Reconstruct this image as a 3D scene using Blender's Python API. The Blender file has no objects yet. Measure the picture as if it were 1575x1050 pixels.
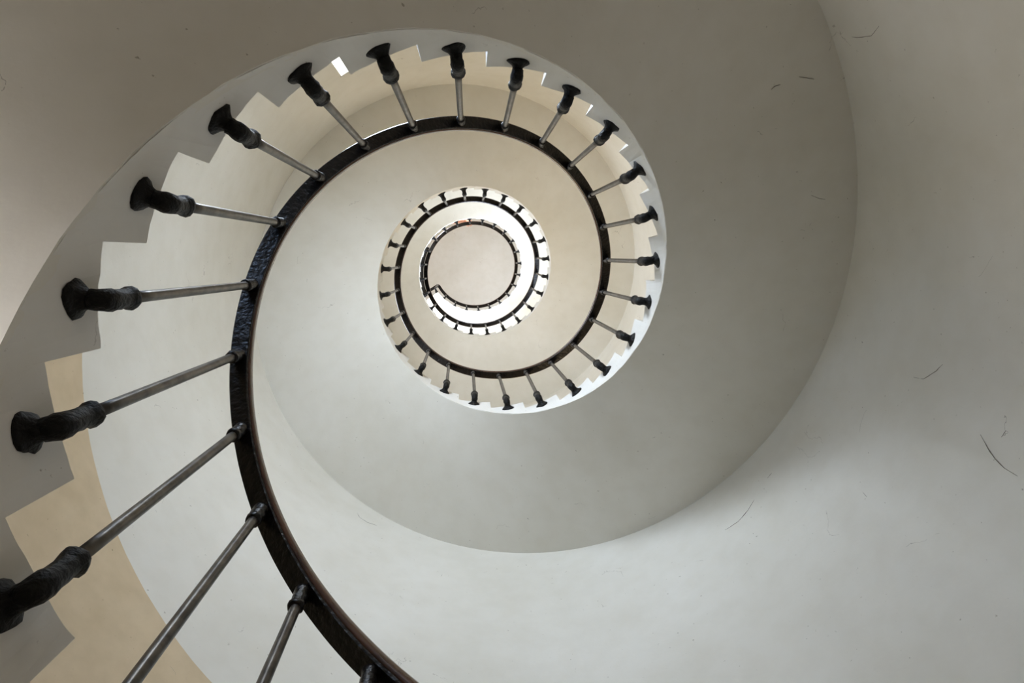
import bpy, math, random
from mathutils import Vector, Matrix, noise
random.seed(7)
PI = math.pi
C = bpy.context.scene.collection
S = 0.76                      # metres per radius unit of the stair well

# ------------------------------------------------------------------ camera
F_PX = 1050.0
CAM_ROWS = [[0.99805203, 0.0, -0.06238707],
            [-0.00755954, 0.99263158, -0.12093552],
            [0.06192738, 0.12117156, 0.99069796]]
cam_data = bpy.data.cameras.new('camera')
cam = bpy.data.objects.new('camera', cam_data); C.objects.link(cam)
r0, r1, r2 = [Vector(v) for v in CAM_ROWS]
m = Matrix.Identity(4)
for k in range(3):
    m[k][0] = r0[k]; m[k][1] = -r1[k]; m[k][2] = -r2[k]
m[0][3], m[1][3], m[2][3] = -0.11974*S, -0.19892*S, 0.0
cam.matrix_world = m
cam_data.sensor_width = 36.0
cam_data.lens = 36.0*F_PX/1575.0
cam_data.clip_start = 0.02; cam_data.clip_end = 200
bpy.context.scene.camera = cam

# ------------------------------------------------------------------ world, view, daylight
w = bpy.data.worlds.new('sky'); bpy.context.scene.world = w
w.use_nodes = True
bg = w.node_tree.nodes['Background']
bg.inputs[0].default_value = (0.62, 0.76, 1.0, 1); bg.inputs[1].default_value = 0.05
vs = bpy.context.scene.view_settings
vs.view_transform = 'Standard'; vs.look = 'None'; vs.gamma = 1.0; vs.use_curve_mapping = False
vs.exposure = 0.0

TH0, D, Z0, H = 1.93495, 0.26112, 1.7366, 0.23011      # helix of the handrail underside, in radius units
RW, WCY = 2.235, 0.03                                    # round wall radius and centre
TREAD, RIM, FLANGE = -1.12, -1.415, -1.223               # heights relative to the rail
FLOOR_Z, CEIL_Z = -2.0, 20.6

def helz(i): return Z0 + H*i

# windows, and unseen openings added for their light: (step index of centre, half width in index units, sill z, head z, power, colour)
WINDOWS_AND_FILLS = [
    (8.47, 0.13, 5.72, 6.48, 2, (0.90, 0.95, 1.0)),
    (4.98, 0.47, 0.85, 1.38, 46, (1.0, 0.97, 0.98)),  # unseen opening, added to brighten the soffit just above it
    (9.15, 0.72, 4.20, 5.58, 94, (0.74, 0.85, 1.0)),
    (7.6, 0.75, 2.85, 3.95, 18, (0.50, 0.68, 1.0)),  # unseen opening, added for extra blue light
    (22.5, 1.00, 6.45, 8.10, 28, (1.0, 0.79, 0.52)),  # unseen opening, added for warm light across the well
    (28.0, 1.20, 7.80, 10.0, 60, (0.82, 0.89, 1.0)),
    (44.5, 1.30, 11.4, 13.6, 142, (0.72, 0.82, 1.0)),
    (56.5, 1.30, 14.2, 16.6, 310, (0.81, 0.88, 1.0)),
]
DOORWAY = (18.0, 1.6, -2.0, 1.0, 4.5, (0.95, 0.92, 1.0))

def wallpt(t, z, R=RW): return Vector((R*math.cos(t)*S, (R*math.sin(t)+WCY)*S, z*S))
def opening_light(name, i, hw, za, zb, power, col, depth):
    t = TH0 + D*i
    ld = bpy.data.lights.new(name, 'AREA'); ld.shape = 'RECTANGLE'
    ld.size = 2*RW*math.sin(min(hw*D, 1.2))*S*0.98; ld.size_y = (zb-za)*S*0.98
    ld.energy = power; ld.color = col
    o = bpy.data.objects.new(name, ld); C.objects.link(o)
    o.location = wallpt(t, (za+zb)/2, RW+depth)
    ax = Vector((-math.sin(t), math.cos(t), 0)); n = Vector((-math.cos(t), -math.sin(t), 0))   # light faces n
    zx = -n; yx = Vector((0, 0, 1)); xx = yx.cross(zx)
    mm = Matrix.Identity(4)
    for k in range(3): mm[k][0] = xx[k]; mm[k][1] = yx[k]; mm[k][2] = zx[k]; mm[k][3] = o.location[k]
    o.matrix_world = mm
    return o
for k, (i, hw, za, zb, pw, col) in enumerate(WINDOWS_AND_FILLS):
    opening_light('window_daylight', i, hw, za, zb, pw, col, 0.16 if zb > 2 else 0.03)  # also lights the unseen openings added as fill
i, hw, za, zb, pw, col = DOORWAY
opening_light('doorway_daylight', i, hw, za, zb, pw, col, 0.2)

# ------------------------------------------------------------------ measured irregularities of the old stair (index -1..74)
TR = [0.971,0.991,1.009,1.017,1.018,1.017,1.02,1.015,1.005,0.989,0.983,0.984,0.989,0.997,0.999,0.993,0.99,0.99,0.992,0.998,1.006,1.011,1.006,0.991,0.99,1.001,1.002,0.995,0.986,0.982,0.983,0.988,0.994,1.001,1.009,1.016,1.02,1.018,1.011,1.003,0.994,0.985,0.977,0.973,0.976,0.987,1.004,1.02,1.036,1.05,1.054,1.037,1.019,0.998,0.981,0.97,0.962,0.956,0.953,0.957,0.968,0.982,0.997,1.007,1.013,1.016,1.021,1.031,1.042,1.051,1.057,1.064,1.073,1.084,1.093,1.099]
TD = [0.163,0.166,0.167,0.114,0.054,-0.014,-0.038,-0.014,-0.034,-0.041,-0.011,0.011,0.028,0.014,-0.032,-0.073,-0.08,-0.057,-0.037,-0.061,0.006,0.027,-0.021,-0.003,-0.002,0.018,-0.004,-0.017,-0.033,-0.013,0.027,0.062,0.081,0.087,0.079,0.048,-0.0,-0.043,-0.069,-0.085,-0.089,-0.088,-0.095,-0.068,-0.005,0.06,0.092,0.09,0.057,0.008,-0.044,-0.065,-0.062,-0.028,0.024,0.077,0.132,0.197,0.281,0.377,0.465,0.521,0.532,0.51,0.481,0.465,0.47,0.484,0.487,0.465,0.438,0.444,0.5,0.588,0.685,0.782]
BR = [1.045,1.046,1.046,1.045,1.039,1.046,1.052,1.051,1.045,1.04,1.037,1.038,1.041,1.043,1.056,1.06,1.058,1.061,1.065,1.077,1.088,1.084,1.07,1.064,1.06,1.052,1.043,1.037,1.034,1.031,1.028,1.029,1.03,1.033,1.037,1.043,1.048,1.049,1.044,1.038,1.033,1.032,1.032,1.031,1.034,1.039,1.046,1.054,1.064,1.069,1.065,1.05,1.036,1.025,1.014,1.003,0.992,0.983,0.981,0.983,0.991,1.001,1.012,1.024,1.036,1.046,1.055,1.061,1.065,1.069,1.074,1.081,1.091,1.102,1.113,1.122]
BD = [0.119,0.119,0.041,0.041,0.049,0.041,0.009,-0.01,-0.006,-0.029,-0.027,0.007,-0.004,-0.008,-0.032,-0.036,-0.057,-0.04,-0.036,-0.026,-0.005,-0.022,-0.015,-0.044,-0.024,-0.028,-0.007,0.042,0.048,0.024,0.019,0.031,0.036,0.035,0.039,0.035,0.008,-0.035,-0.064,-0.061,-0.042,-0.023,-0.024,-0.014,0.015,0.059,0.081,0.097,0.087,0.063,0.049,0.019,0.005,0.038,0.073,0.109,0.161,0.228,0.295,0.352,0.398,0.432,0.45,0.454,0.45,0.444,0.437,0.433,0.429,0.42,0.413,0.428,0.481,0.565,0.662,0.756]
def look(tab, i, sm=0.0):
    def f(x):
        x = min(max(x+1, 0), len(tab)-1.001); k = int(x); a = x-k
        return tab[k]*(1-a)+tab[k+1]*a
    if sm <= 0: return f(i)
    return sum(f(i+s)*wt for s, wt in ((-1.4*sm,.12),(-.7*sm,.23),(0,.3),(.7*sm,.23),(1.4*sm,.12)))
def railR(i): return look(TR, i, 0.8)
def baseR(i): return look(BR, i, 0.9)
def ang(i, tab=BD, sm=0.8): return TH0 + D*(i + look(tab, i, sm))
def P(R, t, z): return (R*math.cos(t)*S, R*math.sin(t)*S, z*S)

# ------------------------------------------------------------------ materials
def mat(name, rough=0.6, metal=0.0, coat=0.0):
    mt = bpy.data.materials.new(name); mt.use_nodes = True
    b = mt.node_tree.nodes['Principled BSDF']
    b.inputs['Roughness'].default_value = rough; b.inputs['Metallic'].default_value = metal
    b.inputs['Coat Weight'].default_value = coat
    return mt, mt.node_tree, b
def noise_ramp(nt, scale, c0, c1, lo=0.35, hi=0.65, detail=5, vec=None):
    n = nt.nodes.new('ShaderNodeTexNoise'); n.inputs['Scale'].default_value = scale; n.inputs['Detail'].default_value = detail
    if vec: nt.links.new(vec, n.inputs['Vector'])
    r = nt.nodes.new('ShaderNodeValToRGB')
    r.color_ramp.elements[0].position = lo; r.color_ramp.elements[1].position = hi
    r.color_ramp.elements[0].color = (*c0, 1); r.color_ramp.elements[1].color = (*c1, 1)
    nt.links.new(n.outputs['Fac'], r.inputs['Fac'])
    return r.outputs['Color'], n.outputs['Fac']
def bump(nt, b, fac, strength, dist=0.01):
    bp = nt.nodes.new('ShaderNodeBump'); bp.inputs['Strength'].default_value = strength; bp.inputs['Distance'].default_value = dist
    nt.links.new(fac, bp.inputs['Height']); nt.links.new(bp.outputs['Normal'], b.inputs['Normal'])
def mixc(nt, fac, a, b_, mode='MIX'):
    x = nt.nodes.new('ShaderNodeMix'); x.data_type = 'RGBA'; x.blend_type = mode
    if isinstance(fac, (int, float)): x.inputs[0].default_value = fac
    else: nt.links.new(fac, x.inputs[0])
    for idx, v in ((6, a), (7, b_)):
        if isinstance(v, tuple): x.inputs[idx].default_value = (*v, 1)
        else: nt.links.new(v, x.inputs[idx])
    return x.outputs[2]
def math_n(nt, op, a, b_=None, c=None):
    n = nt.nodes.new('ShaderNodeMath'); n.operation = op
    for k, v in enumerate((a, b_, c)):
        if v is None: continue
        if isinstance(v, (int, float)): n.inputs[k].default_value = v
        else: nt.links.new(v, n.inputs[k])
    return n.outputs[0]
WHITE = (0.76, 0.735, 0.665)
def plaster(name, base=WHITE, dado=False):
    mt, nt, b = mat(name, 0.75)
    tc = nt.nodes.new('ShaderNodeTexCoord'); ob = tc.outputs['Object']
    lo = tuple(x*0.90 for x in base); 
    col, _ = noise_ramp(nt, 1.3, (lo[0]*1.01, lo[1], lo[2]*0.97), base, 0.3, 0.62, 6, ob)
    if dado:                                            # painted beige band that climbs the wall beside the steps
        sp = nt.nodes.new('ShaderNodeSeparateXYZ'); nt.links.new(ob, sp.inputs[0])
        y = math_n(nt, 'SUBTRACT', sp.outputs[1], WCY*S)
        t = math_n(nt, 'ARCTAN2', y, sp.outputs[0])
        u = math_n(nt, 'DIVIDE', math_n(nt, 'SUBTRACT', t, TH0), D)
        zz = math_n(nt, 'DIVIDE', sp.outputs[2], S)
        wv = math_n(nt, 'SUBTRACT', math_n(nt, 'SUBTRACT', zz, Z0), math_n(nt, 'MULTIPLY', u, H))
        wig = nt.nodes.new('ShaderNodeTexNoise'); wig.inputs['Scale'].default_value = 2.0; nt.links.new(ob, wig.inputs['Vector'])
        wv = math_n(nt, 'ADD', wv, math_n(nt, 'MULTIPLY', wig.outputs['Fac'], 0.03))
        period = 2*PI/D*H
        md = math_n(nt, 'FLOORED_MODULO', math_n(nt, 'ADD', wv, 1.35), period)
        fac = math_n(nt, 'LESS_THAN', md, 1.35+1.13)
        tan, _ = noise_ramp(nt, 9, (0.59, 0.465, 0.30), (0.66, 0.525, 0.345), 0.3, 0.7, 6, ob)
        col = mixc(nt, fac, col, tan)
    # fine grime specks and hairline cracks
    sp1, _ = noise_ramp(nt, 9, (0.90, 0.885, 0.85), (1, 1, 1), 0.30, 0.60, 9, ob)
    col = mixc(nt, 0.4, col, sp1, 'MULTIPLY')
    sp2, _ = noise_ramp(nt, 55, (0.45, 0.42, 0.36), (1, 1, 1), 0.235, 0.275, 3, ob)
    col = mixc(nt, 0.8, col, sp2, 'MULTIPLY')
    vo = nt.nodes.new('ShaderNodeTexVoronoi'); vo.feature = 'DISTANCE_TO_EDGE'; vo.inputs['Scale'].default_value = 1.6
    dn = nt.nodes.new('ShaderNodeTexNoise'); dn.inputs['Scale'].default_value = 3.5; dn.inputs['Detail'].default_value = 6; nt.links.new(ob, dn.inputs['Vector'])
    vm = nt.nodes.new('ShaderNodeVectorMath'); vm.operation = 'MULTIPLY_ADD'; vm.inputs[1].default_value = (0.5, 0.5, 0.5)
    nt.links.new(dn.outputs['Color'], vm.inputs[0]); nt.links.new(ob, vm.inputs[2]); nt.links.new(vm.outputs[0], vo.inputs['Vector'])
    line = math_n(nt, 'LESS_THAN', vo.outputs['Distance'], 0.0016)
    gate = nt.nodes.new('ShaderNodeTexNoise'); gate.inputs['Scale'].default_value = 4.0; nt.links.new(vm.outputs[0], gate.inputs['Vector'])
    gt = math_n(nt, 'GREATER_THAN', gate.outputs['Fac'], 0.64)
    col = mixc(nt, math_n(nt, 'MULTIPLY', math_n(nt, 'MULTIPLY', line, gt), 0.55), col, (0.25, 0.22, 0.18))
    nt.links.new(col, b.inputs['Base Color'])
    _, f = noise_ramp(nt, 45, (0, 0, 0), (1, 1, 1), detail=6, vec=ob)
    bump(nt, b, f, 0.12, 0.004)
    return mt
M_WALL = plaster('wall_plaster', dado=True)
M_SOFF = plaster('soffit_plaster')
M_STR = plaster('stringer_plaster', (0.77, 0.755, 0.71))
M_CEIL = plaster('ceiling_plaster', (0.70, 0.69, 0.66))
def simple(name, c0, c1, scale, rough, bumps=0.0, metal=0.0, coat=0.0, bscale=None, spec=0.5):
    mt, nt, b = mat(name, rough, metal, coat); b.inputs['Specular IOR Level'].default_value = spec
    tc = nt.nodes.new('ShaderNodeTexCoord')
    col, f = noise_ramp(nt, scale, c0, c1, vec=tc.outputs['Object'])
    nt.links.new(col, b.inputs['Base Color'])
    if bumps:
        _, f = noise_ramp(nt, bscale or scale, (0, 0, 0), (1, 1, 1), vec=tc.outputs['Object'])
        bump(nt, b, f, bumps, 0.006)
    return mt
M_IRON = simple('black_iron', (0.004, 0.0035, 0.003), (0.010, 0.008, 0.007), 30, 0.30, 0.8, 0.0, 0.0, 60, 0.22)
M_LUMP = simple('thick_black_paint', (0.003, 0.003, 0.0025), (0.009, 0.0085, 0.0075), 60, 0.5, 1.0, 0.0, 0.0, 90, 0.2)
M_ROD = simple('worn_steel', (0.05, 0.044, 0.037), (0.13, 0.115, 0.095), 25, 0.36, 0.15, 0.7)
M_WOOD = simple('brown_varnished_wood', (0.040, 0.014, 0.008), (0.085, 0.032, 0.017), 12, 0.25, 0.1, 0.0, 0.4, spec=0.3)
M_STEP = simple('stone_tread', (0.45, 0.41, 0.35), (0.55, 0.51, 0.44), 8, 0.6, 0.1)
M_FLOOR = simple('stone_floor', (0.19, 0.17, 0.15), (0.26, 0.235, 0.21), 4, 0.5, 0.1)
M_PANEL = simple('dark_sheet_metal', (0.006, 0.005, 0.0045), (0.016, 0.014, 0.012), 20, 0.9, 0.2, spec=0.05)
M_FRAME = simple('painted_window_frame', (0.70, 0.68, 0.62), (0.78, 0.76, 0.70), 10, 0.5)
M_SKIN = simple('skin', (0.52, 0.24, 0.15), (0.60, 0.30, 0.19), 20, 0.5)
M_SHIRT = simple('red_shirt', (0.35, 0.05, 0.04), (0.45, 0.07, 0.05), 20, 0.8)
M_JEANS = simple('dark_trousers', (0.03, 0.035, 0.05), (0.05, 0.055, 0.08), 40, 0.8)
M_HAIR = simple('dark_hair', (0.02, 0.013, 0.01), (0.035, 0.02, 0.015), 60, 0.5)
M_SHOE = simple('dark_shoe', (0.02, 0.02, 0.02), (0.03, 0.03, 0.03), 40, 0.5)

# ------------------------------------------------------------------ helpers
def obj(name, verts, faces, mt, parent=None, smooth=False):
    me = bpy.data.meshes.new(name); me.from_pydata([tuple(v) for v in verts], [], faces); me.update()
    if isinstance(mt, (list, tuple)):
        for x in mt: me.materials.append(x)
    else: me.materials.append(mt)
    if smooth: me.polygons.foreach_set('use_smooth', [True]*len(me.polygons))
    o = bpy.data.objects.new(name, me); C.objects.link(o)
    if parent:
        o.parent = parent
        o.matrix_parent_inverse = parent.matrix_world.inverted() if False else Matrix.Translation(-parent.location)
    return o
def thing(name, label, cat, loc=(0, 0, 0), group=None):
    o = bpy.data.objects.new(name, None); C.objects.link(o); o.location = loc
    o['label'] = label; o['category'] = cat
    o.empty_display_size = 0.2
    if group: o['group'] = group
    return o
def struct(o): o['kind'] = 'structure'; return o
def recalc(o):
    import bmesh
    bm = bmesh.new(); bm.from_mesh(o.data); bmesh.ops.recalc_face_normals(bm, faces=bm.faces); bm.to_mesh(o.data); bm.free()
    return o
def sweep(pts_frames, prof, close_prof=True, caps=True):
    """pts_frames: list of (origin, xaxis, yaxis); prof: list of (x, y)"""
    V = []; Fc = []; n = len(prof)
    for (o, x, y) in pts_frames:
        for a, b_ in prof: V.append(tuple(o + x*a + y*b_))
    for k in range(len(pts_frames)-1):
        for j in range(n):
            j2 = (j+1) % n
            Fc.append((k*n+j, k*n+j2, (k+1)*n+j2, (k+1)*n+j))
    if caps:
        Fc.append(tuple(range(n))[::-1]); e = (len(pts_frames)-1)*n; Fc.append(tuple(range(e, e+n)))
    return V, Fc
def tube(path, radii, seg=12, rough_amp=0.0, seed=0.0, squash=None):
    """round tube through a list of Vectors with a radius each, ends capped"""
    V = []; Fc = []; n = len(path)
    up = Vector((0, 0, 1)); prev = None
    for k, p in enumerate(path):
        d = (path[min(k+1, n-1)] - path[max(k-1, 0)]).normalized()
        if prev is None:
            a = d.orthogonal().normalized()
        else:
            a = (prev - d*prev.dot(d)); a = a.normalized() if a.length > 1e-5 else d.orthogonal().normalized()
        prev = a; b_ = d.cross(a)
        for j in range(seg):
            t = 2*PI*j/seg; v = a*math.cos(t)+b_*math.sin(t); r = radii[k]
            if rough_amp:
                r *= 1+rough_amp*noise.noise(Vector((p.x*60+v.x*1.3+seed, p.y*60+v.y*1.3, p.z*60+v.z*1.3)))
            V.append(tuple(p+v*r))
    for k in range(n-1):
        for j in range(seg):
            j2 = (j+1) % seg; Fc.append((k*seg+j, k*seg+j2, (k+1)*seg+j2, (k+1)*seg+j))
    Fc.append(tuple(range(seg))[::-1]); e = (n-1)*seg; Fc.append(tuple(range(e, e+seg)))
    return V, Fc
def merge(*vf):
    V = []; Fc = []
    for v, f in vf:
        o = len(V); V += list(v); Fc += [tuple(i+o for i in q) for q in f]
    return V, Fc
def box(c, x, y, z):
    V = [c+x*a+y*b_+z*d for a in (-1, 1) for b_ in (-1, 1) for d in (-1, 1)]
    return V, [(0,1,3,2),(4,6,7,5),(0,4,5,1),(2,3,7,6),(0,2,6,4),(1,5,7,3)]

# ------------------------------------------------------------------ the round wall with its openings
opens = [(i-hw, i+hw, za, zb) for (i, hw, za, zb, _, _) in WINDOWS_AND_FILLS] + [(DOORWAY[0]-DOORWAY[1], DOORWAY[0]+DOORWAY[1], DOORWAY[2], DOORWAY[3])]
NPER = 2*PI/D
def norm_i(i): return i % NPER
ths = set(round(k*NPER/144, 5) for k in range(144)); zs = set([FLOOR_Z, CEIL_Z] + [round(FLOOR_Z+k*0.4, 4) for k in range(1, 57) if FLOOR_Z+k*0.4 < CEIL_Z-0.05])
for a, b_, za, zb in opens:
    ths.add(round(norm_i(a), 5)); ths.add(round(norm_i(b_), 5)); zs.add(za); zs.add(zb)
ths = sorted(ths); zs = sorted(zs)
V = []; Fc = []
for z in zs:
    for t in ths: V.append(wallpt(TH0+D*t, z))
n = len(ths)
def in_open(i, z):
    for a, b_, za, zb in opens:
        if za < z < zb and (i-a) % NPER < (b_-a): return True
    return False
for r in range(len(zs)-1):
    for k in range(n):
        i0 = ths[k]; i1 = ths[(k+1) % n] + (NPER if k == n-1 else 0)
        if in_open((i0+i1)/2, (zs[r]+zs[r+1])/2): continue
        k2 = (k+1) % n
        Fc.append((r*n+k, (r+1)*n+k, (r+1)*n+k2, r*n+k2))
struct(obj('wall_round', V, Fc, M_WALL, smooth=True))

def ring_plate(name, z, R, mt, flip):
    V = [wallpt(2*PI*k/96, z, R) for k in range(96)]; f = list(range(96))
    return struct(obj(name, V, [tuple(f[::-1] if flip else f)], mt))
ring_plate('floor', FLOOR_Z, RW+0.5, M_FLOOR, False)
ring_plate('ceiling', CEIL_Z, RW+0.1, M_CEIL, True)

def reveal(a, b_, za, zb, depth, N=8):
    V = []; Fc = []
    for k in range(N+1):
        t = TH0+D*(a+(b_-a)*k/N)
        for R in (RW-0.002, RW+depth):
            for z in (za, zb): V.append(wallpt(t, z, R))
    for k in range(N):
        q = 4*k
        Fc += [(q, q+4, q+6, q+2), (q+1, q+3, q+7, q+5)]
    Fc += [(0, 2, 3, 1), (4*N, 4*N+1, 4*N+3, 4*N+2)]
    return V, Fc
def window_or_fill(no, i, hw, za, zb, slit=False):  # builds the added unseen openings as well
    root = obj('window_%d' % no, *reveal(i-hw, i+hw, za, zb, 0.28), M_SOFF); struct(root)
    tc = TH0+D*i; vf = []
    rad = Vector((math.cos(tc), math.sin(tc), 0)); tan = Vector((-math.sin(tc), math.cos(tc), 0)); up = Vector((0, 0, 1))
    W = RW*math.sin(hw*D)*S; hh = (zb-za)/2*S; dd = RW*math.cos(hw*D)*S + 0.03*S
    c = Vector((0, WCY*S, (za+zb)/2*S)) + rad*dd
    fw = 0.022 if not slit else 0.004
    vf += [box(c+tan*(W-fw)*s, tan*fw, rad*0.02, up*hh) for s in (-1, 1)]
    vf += [box(c+up*(hh-fw)*s, tan*W, rad*0.02, up*fw) for s in (-1, 1)]
    if not slit:
        vf.append(box(c, tan*0.012, rad*0.018, up*hh))
        for k in (-1, 0, 1): vf.append(box(c+up*hh*k*0.5, tan*W, rad*0.012, up*0.009))
    obj('window_frame', *merge(*vf), M_FRAME, root)
for k, (i, hw, za, zb, _, _) in enumerate(WINDOWS_AND_FILLS): window_or_fill(k+1, i, hw, za, zb, k == 0)
a, hw, za, zb, _, _ = DOORWAY
dr = struct(obj('door_1', *reveal(a-hw, a+hw, za, zb, 0.33, 12), M_SOFF))
vf = []
for s in (-1, 1):
    t = TH0+D*(a+s*(hw-0.07)); rad = Vector((math.cos(t), math.sin(t), 0)); tan = Vector((-math.sin(t), math.cos(t), 0))
    vf.append(box(wallpt(t, (za+zb)/2, RW+0.12), tan*0.03, rad*0.04, Vector((0, 0, (zb-za)/2*S))))
obj('door_frame', *merge(*vf), M_WOOD, dr)

# ------------------------------------------------------------------ the staircase: stringer, soffit, steps
I_LO, I_HI = -10, 73
I_STOP = 73.72                # the flight's sawn-off upper end
stair = thing('spiral_staircase', 'off-white plastered spiral staircase winding up around an open round well inside the tower', 'staircase', (0, 0, FLOOR_Z*S))
def chip(i, k, amp=0.004): return amp*noise.noise(Vector((i*2.3, k*7.1, 0.3))) + amp*0.6*noise.noise(Vector((i*9.1, k*3.7, 5.3)))
def topz(k): return helz(k)+TREAD
# stringer: a thick shell, smooth below and stepped above
SUB = 10; cols = []                                 # (index, z_top) columns, two at each riser
for k in range(I_LO, I_HI+1):
    wd = 1.0 if k < I_HI else I_STOP-(I_HI-0.5)
    for s in range(SUB+1): cols.append((k-0.5+wd*s/SUB, topz(k)))
V = []; Fc = []; TH = 0.055
for (i, zt) in cols:
    t = ang(i); R = baseR(i)
    zb = max(helz(i)+RIM, FLOOR_Z) + 0.008
    V += [P(R+chip(i, 2), t, zb), P(R+chip(i, 4), t, zb+0.05), P(R+chip(i, 3), t, zt+chip(i, 5, 0.005)), P(R+TH, t, zt), P(R+TH, t, zb+0.02)]
N5 = 5
for k in range(len(cols)-1):
    for j in range(N5):
        j2 = (j+1) % N5; Fc.append((k*N5+j, (k+1)*N5+j, (k+1)*N5+j2, k*N5+j2))
Fc.append(tuple(range(N5))); e = (len(cols)-1)*N5; Fc.append(tuple(range(e, e+N5))[::-1])
o = obj('stringer', V, Fc, M_STR, stair)
# soffit: the smooth helical underside out to the wall, slightly coved where it meets the wall
V = []; Fc = []; NR = 14; ii = [I_LO-0.5+k/6 for k in range((I_HI-I_LO+1)*6+1)] + [I_STOP]
for i in ii:
    t = ang(i); Ri = baseR(i)+0.001; zb = max(helz(i)+RIM, FLOOR_Z-0.02)
    ro = math.hypot(0, 0)
    # wall radius along this angle (the wall's centre is a little off)
    b_ = WCY*math.sin(t); Ro = b_+math.sqrt(b_*b_-WCY*WCY+RW*RW)+0.02
    for k in range(NR+1):
        f = k/NR; R = Ri+(Ro-Ri)*f
        und = 0.012*noise.noise(Vector((R*1.4*math.cos(t), R*1.4*math.sin(t), i*0.12)))*math.sin(PI*f)
        if k == 0: R += chip(i, 8, 0.004); und = chip(i, 1, 0.004)
        V.append(P(R, t, zb+und))
    for k in (NR, 0): V.append(P(Ro if k else Ri, t, zb+0.06))
M_ = NR+3
for a in range(len(ii)-1):
    for j in range(M_):
        j2 = (j+1) % M_; Fc.append((a*M_+j, (a+1)*M_+j, (a+1)*M_+j2, a*M_+j2))
Fc.append(tuple(range(M_))); e = (len(ii)-1)*M_; Fc.append(tuple(range(e, e+M_))[::-1])
o = obj('soffit', V, Fc, M_SOFF, stair, smooth=True)
try:
    o.data.set_sharp_from_angle(angle=0.6)
except Exception: pass
# steps: one block per riser
for k in range(I_LO, I_HI+1):
    V = []; Fc = []; NS = 5
    for s in range(NS+1):
        i = k-0.5+s/NS*(1.0 if k < I_HI else I_STOP-(I_HI-0.5)); t = ang(i); b_ = WCY*math.sin(t); Ro = b_+math.sqrt(b_*b_-WCY*WCY+RW*RW)+0.01
        zb = max(helz(i)+RIM+0.062, FLOOR_Z-0.01); zt = topz(k)-0.001
        zb = min(zb, zt-0.02)
        Ri = baseR(i)+TH
        V += [P(Ri, t, zb), P(Ri, t, zt), P(Ro, t, zt), P(Ro, t, zb)]
    for s in range(NS):
        for j in range(4):
            j2 = (j+1) % 4; Fc.append((s*4+j, (s+1)*4+j, (s+1)*4+j2, s*4+j2))
    Fc.append((0, 1, 2, 3)); e = NS*4; Fc.append((e+3, e+2, e+1, e))
    obj('step', V, Fc, M_STEP, stair)

# hairline cracks and specks in the plaster, lying on the wall and the soffit
M_CRACK = simple('crack_grime', (0.10, 0.08, 0.06), (0.20, 0.17, 0.13), 60, 0.9)
wall_ob = bpy.data.objects['wall_round']
CRACK_WALL = [[[2.164, 0.586, 2.852], [2.151, 0.633, 2.784], [2.143, 0.661, 2.733], [2.136, 0.684, 2.668], [2.133, 0.694, 2.594]], [[1.888, 1.225, 4.304], [1.863, 1.263, 4.314]], [[1.766, 1.398, 4.281], [1.713, 1.464, 4.255], [1.649, 1.537, 4.252], [1.579, 1.61, 4.292]], [[1.798, -1.295, 3.46], [1.809, -1.28, 3.419], [1.823, -1.262, 3.329], [1.81, -1.28, 3.247]], [[2.2, 0.42, 3.389], [2.2, 0.417, 3.313], [2.209, 0.36, 3.234], [2.215, 0.322, 3.199]], [[-1.099, 1.975, 5.729], [-1.068, 1.992, 5.667], [-0.999, 2.028, 5.637], [-0.92, 2.066, 5.654]], [[1.989, 1.048, 3.442], [1.982, 1.061, 3.38]], [[2.168, 0.568, 2.739], [2.176, 0.536, 2.726]]]
CRACK_SOFFIT = [[(1.813, 14.231), (1.836, 14.223), (1.869, 14.244)], [(1.943, 15.534), (1.991, 15.596), (2.027, 15.621)], [(1.979, 14.295), (2.018, 14.352), (2.054, 14.404)], [(1.956, 21.994), (1.968, 21.977)]]
def crack(pts, parent, w0, seed):
    path = []
    for a, b_ in zip(pts[:-1], pts[1:]):
        for f in (0, 0.33, 0.66): path.append(a.lerp(b_, f)+Vector([noise.noise(Vector((seed*3.1+f*9, k*5.0, a.z*40)))*0.0012 for k in range(3)]))
    path.append(pts[-1]); n = len(path)
    obj('crack', *tube(path, [w0*(0.35+0.65*math.sin(PI*(k+0.5)/n))*(0.6+0.8*abs(noise.noise(Vector((k*1.7, seed, 0.4))))) for k in range(n)], 5), M_CRACK, parent)
for j, pl in enumerate(CRACK_WALL):
    crack([wallpt(math.atan2(y-WCY, x), z, RW-0.0004) for x, y, z in pl], wall_ob, 0.0022 if j == 0 else 0.0015, j)
for j, pl in enumerate(CRACK_SOFFIT):
    q = []
    for R, i0 in pl:
        t = TH0+D*i0; i = i0-look(BD, i0, 0.8); i = i0-look(BD, i, 0.8)
        q.append(Vector(P(R, t, helz(i)+RIM+0.001)))
    crack(q, stair, 0.0018, j+20)

# ------------------------------------------------------------------ the balustrade
bal = thing('balustrade', 'black iron balustrade with brown wooden handrail spiralling around the open well', 'balustrade', (0, 0, FLOOR_Z*S))
def rt(i): return TH0 + D*(i + look(TD, i, 0.8))
def rail_frames(i0, i1, n):
    fr = []
    for k in range(n+1):
        i = i0+(i1-i0)*k/n; t = rt(i); R = railR(i)
        fr.append((Vector(P(R, t, helz(i))), Vector((math.cos(t), math.sin(t), 0)), Vector((0, 0, 1))))
    return fr
I_END = 73.95
fr = rail_frames(I_LO-0.2, I_END, 1500)
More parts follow.
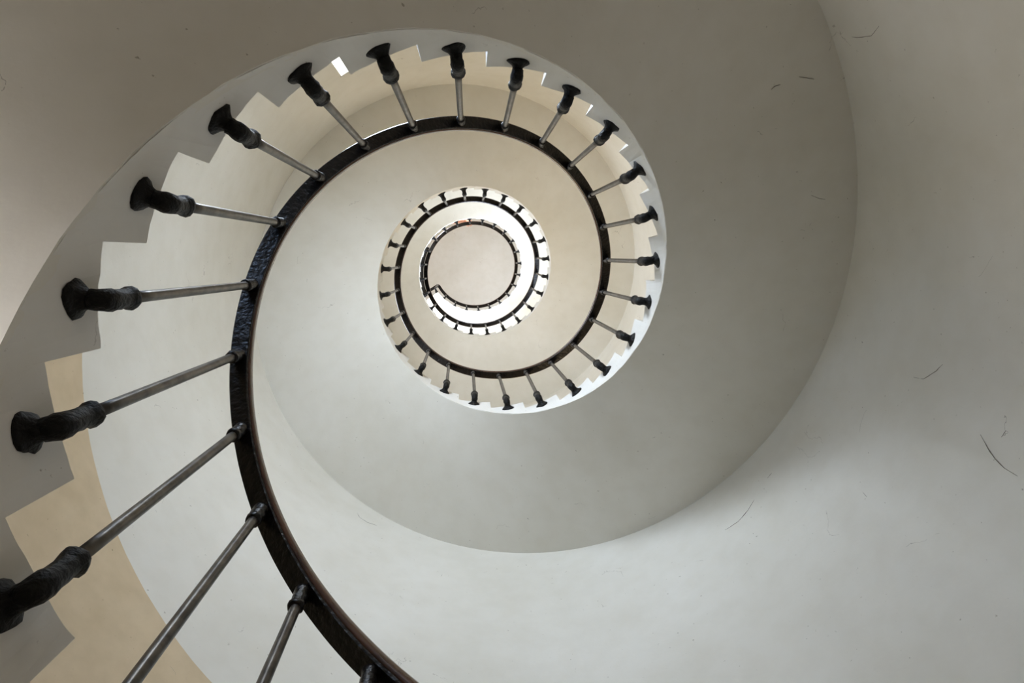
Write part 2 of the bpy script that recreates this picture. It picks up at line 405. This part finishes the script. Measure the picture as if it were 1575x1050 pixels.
# horizontal return of the rail across the head of the flight, out to the wall
tE = rt(I_END); radE = Vector((math.cos(tE), math.sin(tE), 0)); tanE = Vector((-math.sin(tE), math.cos(tE), 0))
zE = helz(I_END)
cE = Vector(P(railR(I_END), tE, zE))
ret = []
for (d, a_) in ((0.02, 30), (0.045, 60), (0.07, 85)):
    a_ = math.radians(a_); ret.append((cE+tanE*0.03*math.sin(a_)*1.2+radE*0.035*(1-math.cos(a_)), (radE*math.cos(a_)-tanE*math.sin(a_)), Vector((0, 0, 1))))
endp = cE+tanE*0.037+radE*(RW-railR(I_END)-0.03)*S
ret.append((endp, -tanE, Vector((0, 0, 1))))
fr_all = fr+ret
m_ = 0.001
band = [(-24*m_, 0), (24*m_, 0), (26*m_, 4*m_), (26*m_, 11*m_), (-26*m_, 11*m_), (-26*m_, 4*m_)]
V, Fc = sweep(fr_all, band)
obj('iron_band', V, Fc, M_IRON, bal)
wood = [(-26*m_, 11*m_), (26*m_, 11*m_), (29*m_, 14*m_), (31*m_, 24*m_), (31*m_, 40*m_), (26*m_, 52*m_), (14*m_, 59*m_), (0, 61*m_), (-14*m_, 59*m_), (-26*m_, 52*m_), (-31*m_, 40*m_), (-31*m_, 24*m_), (-29*m_, 14*m_)]
V, Fc = sweep(fr_all, wood)
hr = obj('handrail', V, Fc, M_WOOD, bal, smooth=True); hr['label'] = 'brown varnished wooden handrail'

def make_baluster(k, far):
    seg = 8 if far else 14
    tb = TH0+D*(k+look(BD, k)); tt = TH0+D*(k+look(TD, k))
    zb = helz(k)+FLANGE; zt = helz(k)+0.0
    Rb = baseR(k); Rt = railR(k); Rn = Rb-0.066          # neck stands off from the stringer
    ns = k*3.7
    out = Vector((math.cos(tb), math.sin(tb), 0)); up = Vector((0, 0, 1))
    c = Vector(P(Rb, tb, zb))
    L = lambda r, z: Vector(P(r, tb, z))
    top = Vector(P(Rt, tt, zt+0.008)); foot = L(Rn, zb+0.02)
    ax = (top-foot).normalized()
    # shaft
    s0 = foot+ax*(0.085*S if not far else 0.085*S); 
    n = 8
    path = [s0+(top-s0)*(j/n) for j in range(n+1)]
    root = obj('baluster', *tube(path, [0.0118]*(n+1), seg, 0.03, ns), M_ROD, bal, smooth=True)
    # flange: trumpet against the stringer face
    prof = [(0.004, 0.035), (-0.003, 0.037), (-0.008, 0.031), (-0.013, 0.024), (-0.020, 0.019), (-0.032, 0.017)]
    fp = [c+out*a for a, _ in prof]
    V, Fc = tube(fp, [r for _, r in prof], seg+4, 0.25, ns)
    obj('flange', V, Fc, M_LUMP, root, smooth=True)
    # swan neck and sleeve
    p0 = c-out*0.026; pts = [p0, c-out*0.036+up*0.001, foot+out*0.004+up*(-0.010), foot+ax*0.004, foot+ax*0.022, foot+ax*0.040, foot+ax*0.056, foot+ax*0.066, foot+ax*0.076, foot+ax*0.084, foot+ax*0.089, foot+ax*0.0895]
    thin = 1.0 if k < 26 else 0.9 if k < 50 else 0.75
    rr = [0.019, 0.0195, 0.0215, 0.0215, 0.0195, 0.0195, 0.0185, 0.0195, 0.0235, 0.0235, 0.018, 0.012]
    obj('sleeve', *tube(pts, [r*thin for r in rr], seg, 0.16, ns+3), M_LUMP, root, smooth=True)
    # collar under the rail
    q = [top-ax*x for x in (0.082, 0.078, 0.070, 0.060, 0.052, 0.044, 0.034, 0.024, 0.014, 0.004)]
    rr = [0.012, 0.0175, 0.0185, 0.0155, 0.0165, 0.0185, 0.0175, 0.0165, 0.0195, 0.0190]
    obj('collar', *tube(q, rr, seg, 0.18, ns+8), M_IRON, root, smooth=True)
for k in range(I_LO, 74): make_baluster(k, k > 27)
# newel and two posts of the return across the head of the stairs, bolted to the flight's end face
zl = topz(73)*S; tS = ang(I_STOP)
for f, nm, r in ((0.02, 'newel_post', 0.016), (0.36, 'baluster', 0.0118), (0.7, 'baluster', 0.0118)):
    p = cE+tanE*0.036+(endp-cE-tanE*0.037)*f
    p = Vector((p.x, p.y, 0)); Rp = max(math.hypot(p.x, p.y)/S, baseR(I_STOP)+0.03); face = Vector(P(Rp, tS, 0))
    zb_ = zl-0.07
    pts = [face+pu0 for pu0 in (Vector((0, 0, zb_)),)] + [face.lerp(p, 0.5)+Vector((0, 0, zb_)), p+Vector((0, 0, zb_+0.004)), p+Vector((0, 0, zb_+0.03)), p+Vector((0, 0, zb_+0.2)), p+Vector((0, 0, (zE*S+zb_)/2)), p+Vector((0, 0, zE*S+0.004))]
    obj(nm, *tube(pts, [0.034, 0.018, 0.02, 0.02, r, r, r*1.4], 10, 0.05), M_IRON, bal, smooth=True)
# dark sheet fixed behind four balusters near the top
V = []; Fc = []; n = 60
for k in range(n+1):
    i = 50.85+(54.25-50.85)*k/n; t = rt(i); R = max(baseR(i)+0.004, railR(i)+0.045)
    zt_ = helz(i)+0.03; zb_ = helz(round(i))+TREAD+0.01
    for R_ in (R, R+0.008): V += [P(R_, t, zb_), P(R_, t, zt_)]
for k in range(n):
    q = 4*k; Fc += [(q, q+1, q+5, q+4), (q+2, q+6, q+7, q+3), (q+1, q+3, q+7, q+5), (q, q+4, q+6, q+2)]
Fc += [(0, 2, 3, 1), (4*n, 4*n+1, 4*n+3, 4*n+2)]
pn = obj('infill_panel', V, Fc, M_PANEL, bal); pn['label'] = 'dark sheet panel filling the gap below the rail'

# ------------------------------------------------------------------ the person holding the rail near the top
def skin_mesh(name, nodes, edges, mt, parent, root_i=0, sub=2):
    """nodes: list of (Vector, radius)"""
    me = bpy.data.meshes.new(name); me.from_pydata([tuple(p) for p, _ in nodes], edges, []); me.update()
    o = bpy.data.objects.new(name, me); C.objects.link(o); me.materials.append(mt)
    md = o.modifiers.new('skin', 'SKIN'); md.use_smooth_shade = True
    if not me.skin_vertices:
        me.attributes  # the modifier adds the layer
    sv = me.skin_vertices[0].data
    for k, (_, r) in enumerate(nodes):
        rr = r if isinstance(r, tuple) else (r, r)
        sv[k].radius = rr; sv[k].use_root = (k == root_i)
    sb = o.modifiers.new('subd', 'SUBSURF'); sb.levels = sub; sb.render_levels = sub
    if parent: o.parent = parent; o.matrix_parent_inverse = Matrix.Translation(-parent.location)
    return o
PI_ = 55.25
tp = TH0+D*(PI_+look(BD, PI_)); pr = Vector((math.cos(tp), math.sin(tp), 0)); pf = Vector((-math.sin(tp), math.cos(tp), 0)); pu = Vector((0, 0, 1))
org = Vector(P(1.47, tp, topz(55)))
def B(f, l, u): return org + pf*f - pr*l + pu*u            # forward, left (towards the well), up; metres
hi = 57.9; th_ = rt(hi); hrad = Vector((math.cos(th_), math.sin(th_), 0)); htan = Vector((-math.sin(th_), math.cos(th_), 0))
hand_top = Vector(P(railR(hi), th_, helz(hi)))+Vector((0, 0, 0.062))
wr = hand_top + hrad*0.055 - htan*0.045 + pu*0.012
ei = 56.35; te = rt(ei); elbow = Vector(P(1.135, te, helz(ei)+0.17))
lsh = B(0.03, 0.185, 1.40)
person = thing('person', 'person on the top steps, only a bare forearm and fingers gripping the rail showing', 'person', tuple(org))
nd = []; ed = []
def N(p, r, prev=None):
    nd.append((p, r))
    if prev is not None: ed.append((prev, len(nd)-1))
    return len(nd)-1
pel = N(B(0.0, 0, 0.94), (0.15, 0.11))
wst = N(B(0.01, 0, 1.08), (0.13, 0.10), pel)
chs = N(B(0.02, 0, 1.27), (0.155, 0.11), wst)
nck0 = N(B(0.03, 0, 1.42), (0.085, 0.075), chs)
nck = N(B(0.04, 0, 1.50), 0.056, nck0)
jaw = N(B(0.065, 0, 1.57), (0.066, 0.078), nck)
hd = N(B(0.055, 0, 1.64), (0.076, 0.096), jaw)
crn = N(B(0.045, 0, 1.71), (0.062, 0.075), hd)
nose = N(B(0.165, 0, 1.615), 0.012, hd)
def arm(sh, el, wrist, side):
    s1 = N(sh, 0.055, nck0); a1 = N(sh.lerp(el, 0.5), 0.047, s1); e1 = N(el, 0.040, a1)
    f1 = N(el.lerp(wrist, 0.35), 0.040, e1); f2 = N(el.lerp(wrist, 0.75), 0.031, f1); return N(wrist, 0.026, f2)
w1 = arm(lsh, elbow, wr, 1)
palm = hand_top + hrad*0.012 - htan*0.006 + pu*0.006
p1 = N(palm, (0.034, 0.018), w1)
for q, ln in zip((-0.033, -0.011, 0.011, 0.032), (0.9, 1.0, 0.97, 0.8)):
    k0 = N(palm - hrad*0.030 + htan*(q+0.012) + pu*0.006, 0.0105, p1)
    k1 = N(palm - hrad*(0.030+0.026*ln) + htan*(q*1.2+0.014) - pu*0.010, 0.0095, k0)
    k2 = N(palm - hrad*(0.030+0.028*ln) + htan*(q*1.2+0.014) - pu*(0.036), 0.0085, k1)
    N(palm - hrad*(0.020+0.022*ln) + htan*(q*1.2+0.014) - pu*(0.036+0.022*ln), 0.0075, k2)
t0 = N(palm + hrad*0.022 + htan*0.040 - pu*0.004, 0.012, p1); N(palm + hrad*0.030 + htan*0.060 - pu*0.030, 0.009, t0)
rsh = B(0.0, -0.185, 1.40); rel = B(-0.04, -0.235, 1.13); rwr = B(0.06, -0.23, 0.90)
w2 = arm(rsh, rel, rwr, -1)
p2 = N(B(0.085, -0.225, 0.82), (0.020, 0.036), w2)
for q, ln in zip((-0.03, -0.01, 0.01, 0.03), (0.85, 1.0, 0.95, 0.75)):
    k0 = N(B(0.10+q, -0.222, 0.775), 0.0105, p2); k1 = N(B(0.10+q*1.1, -0.21, 0.775-0.04*ln), 0.0095, k0); N(B(0.095+q*1.1, -0.19, 0.775-0.07*ln), 0.008, k1)
t0 = N(B(0.13, -0.205, 0.83), 0.012, p2); N(B(0.145, -0.195, 0.795), 0.009, t0)
STEP = H*S
def leg(l, hipu, knee, ank, toe):
    h_ = N(B(0.0, l, hipu), 0.085, pel); th2 = N(B(0.0, l, hipu).lerp(knee, 0.5), 0.078, h_); k_ = N(knee, 0.056, th2)
    c_ = N(knee.lerp(ank, 0.35), 0.056, k_); a_ = N(ank, 0.036, c_); N(toe, (0.036, 0.026), a_)
kneeL, ankL, toeL = B(0.03, 0.10, 0.50), B(-0.06, 0.10, 0.09), B(0.09, 0.10, 0.035)
kneeR, ankR, toeR = B(0.27, -0.10, 0.66), B(0.20, -0.10, 0.09+STEP), B(0.34, -0.10, 0.035+STEP)
leg(0.095, 0.88, kneeL, ankL, toeL); leg(-0.095, 0.88, kneeR, ankR, toeR)
skin_mesh('body', nd, ed, M_SKIN, person)
# clothes
nd = []; ed = []
a0 = N(B(0, 0, 0.93), (0.165, 0.128)); a1 = N(B(0.01, 0, 1.08), (0.148, 0.118), a0); a2 = N(B(0.02, 0, 1.27), (0.172, 0.128), a1); a3 = N(B(0.03, 0, 1.41), (0.10, 0.09), a2); N(B(0.035, 0, 1.455), 0.068, a3)
s1 = N(lsh, 0.068, a3); N(lsh.lerp(elbow, 0.6), 0.062, s1); s1 = N(rsh, 0.068, a3); N(rsh.lerp(rel, 0.6), 0.062, s1)
skin_mesh('shirt', nd, ed, M_SHIRT, person)
nd = []; ed = []
a0 = N(B(0, 0, 0.95), (0.158, 0.12)); 
for l, kn, an in ((0.095, kneeL, ankL), (-0.095, kneeR, ankR)):
    h_ = N(B(0, l, 0.87), 0.097, a0); t_ = N(B(0, l, 0.87).lerp(kn, 0.5), 0.088, h_); k_ = N(kn, 0.069, t_); c_ = N(kn.lerp(an, 0.4), 0.068, k_); N(an+pu*0.01, 0.056, c_)
skin_mesh('trousers', nd, ed, M_JEANS, person)
nd = []; ed = []
a0 = N(B(0.02, 0, 1.60), (0.078, 0.066)); a1 = N(B(0.025, 0, 1.67), (0.086, 0.09), a0); N(B(0.04, 0, 1.735), (0.066, 0.078), a1)
skin_mesh('hair', nd, ed, M_HAIR, person)
for an, to in ((ankL, toeL), (ankR, toeR)):
    nd = []; ed = []
    base_u = -0.045
    a0 = N(an-pf*0.035+pu*base_u, (0.040, 0.036)); a1 = N(an+pf*0.05+pu*base_u, (0.044, 0.034), a0); N(to+pf*0.035-pu*0.002, (0.040, 0.026), a1)
    skin_mesh('shoe', nd, ed, M_SHOE, person)
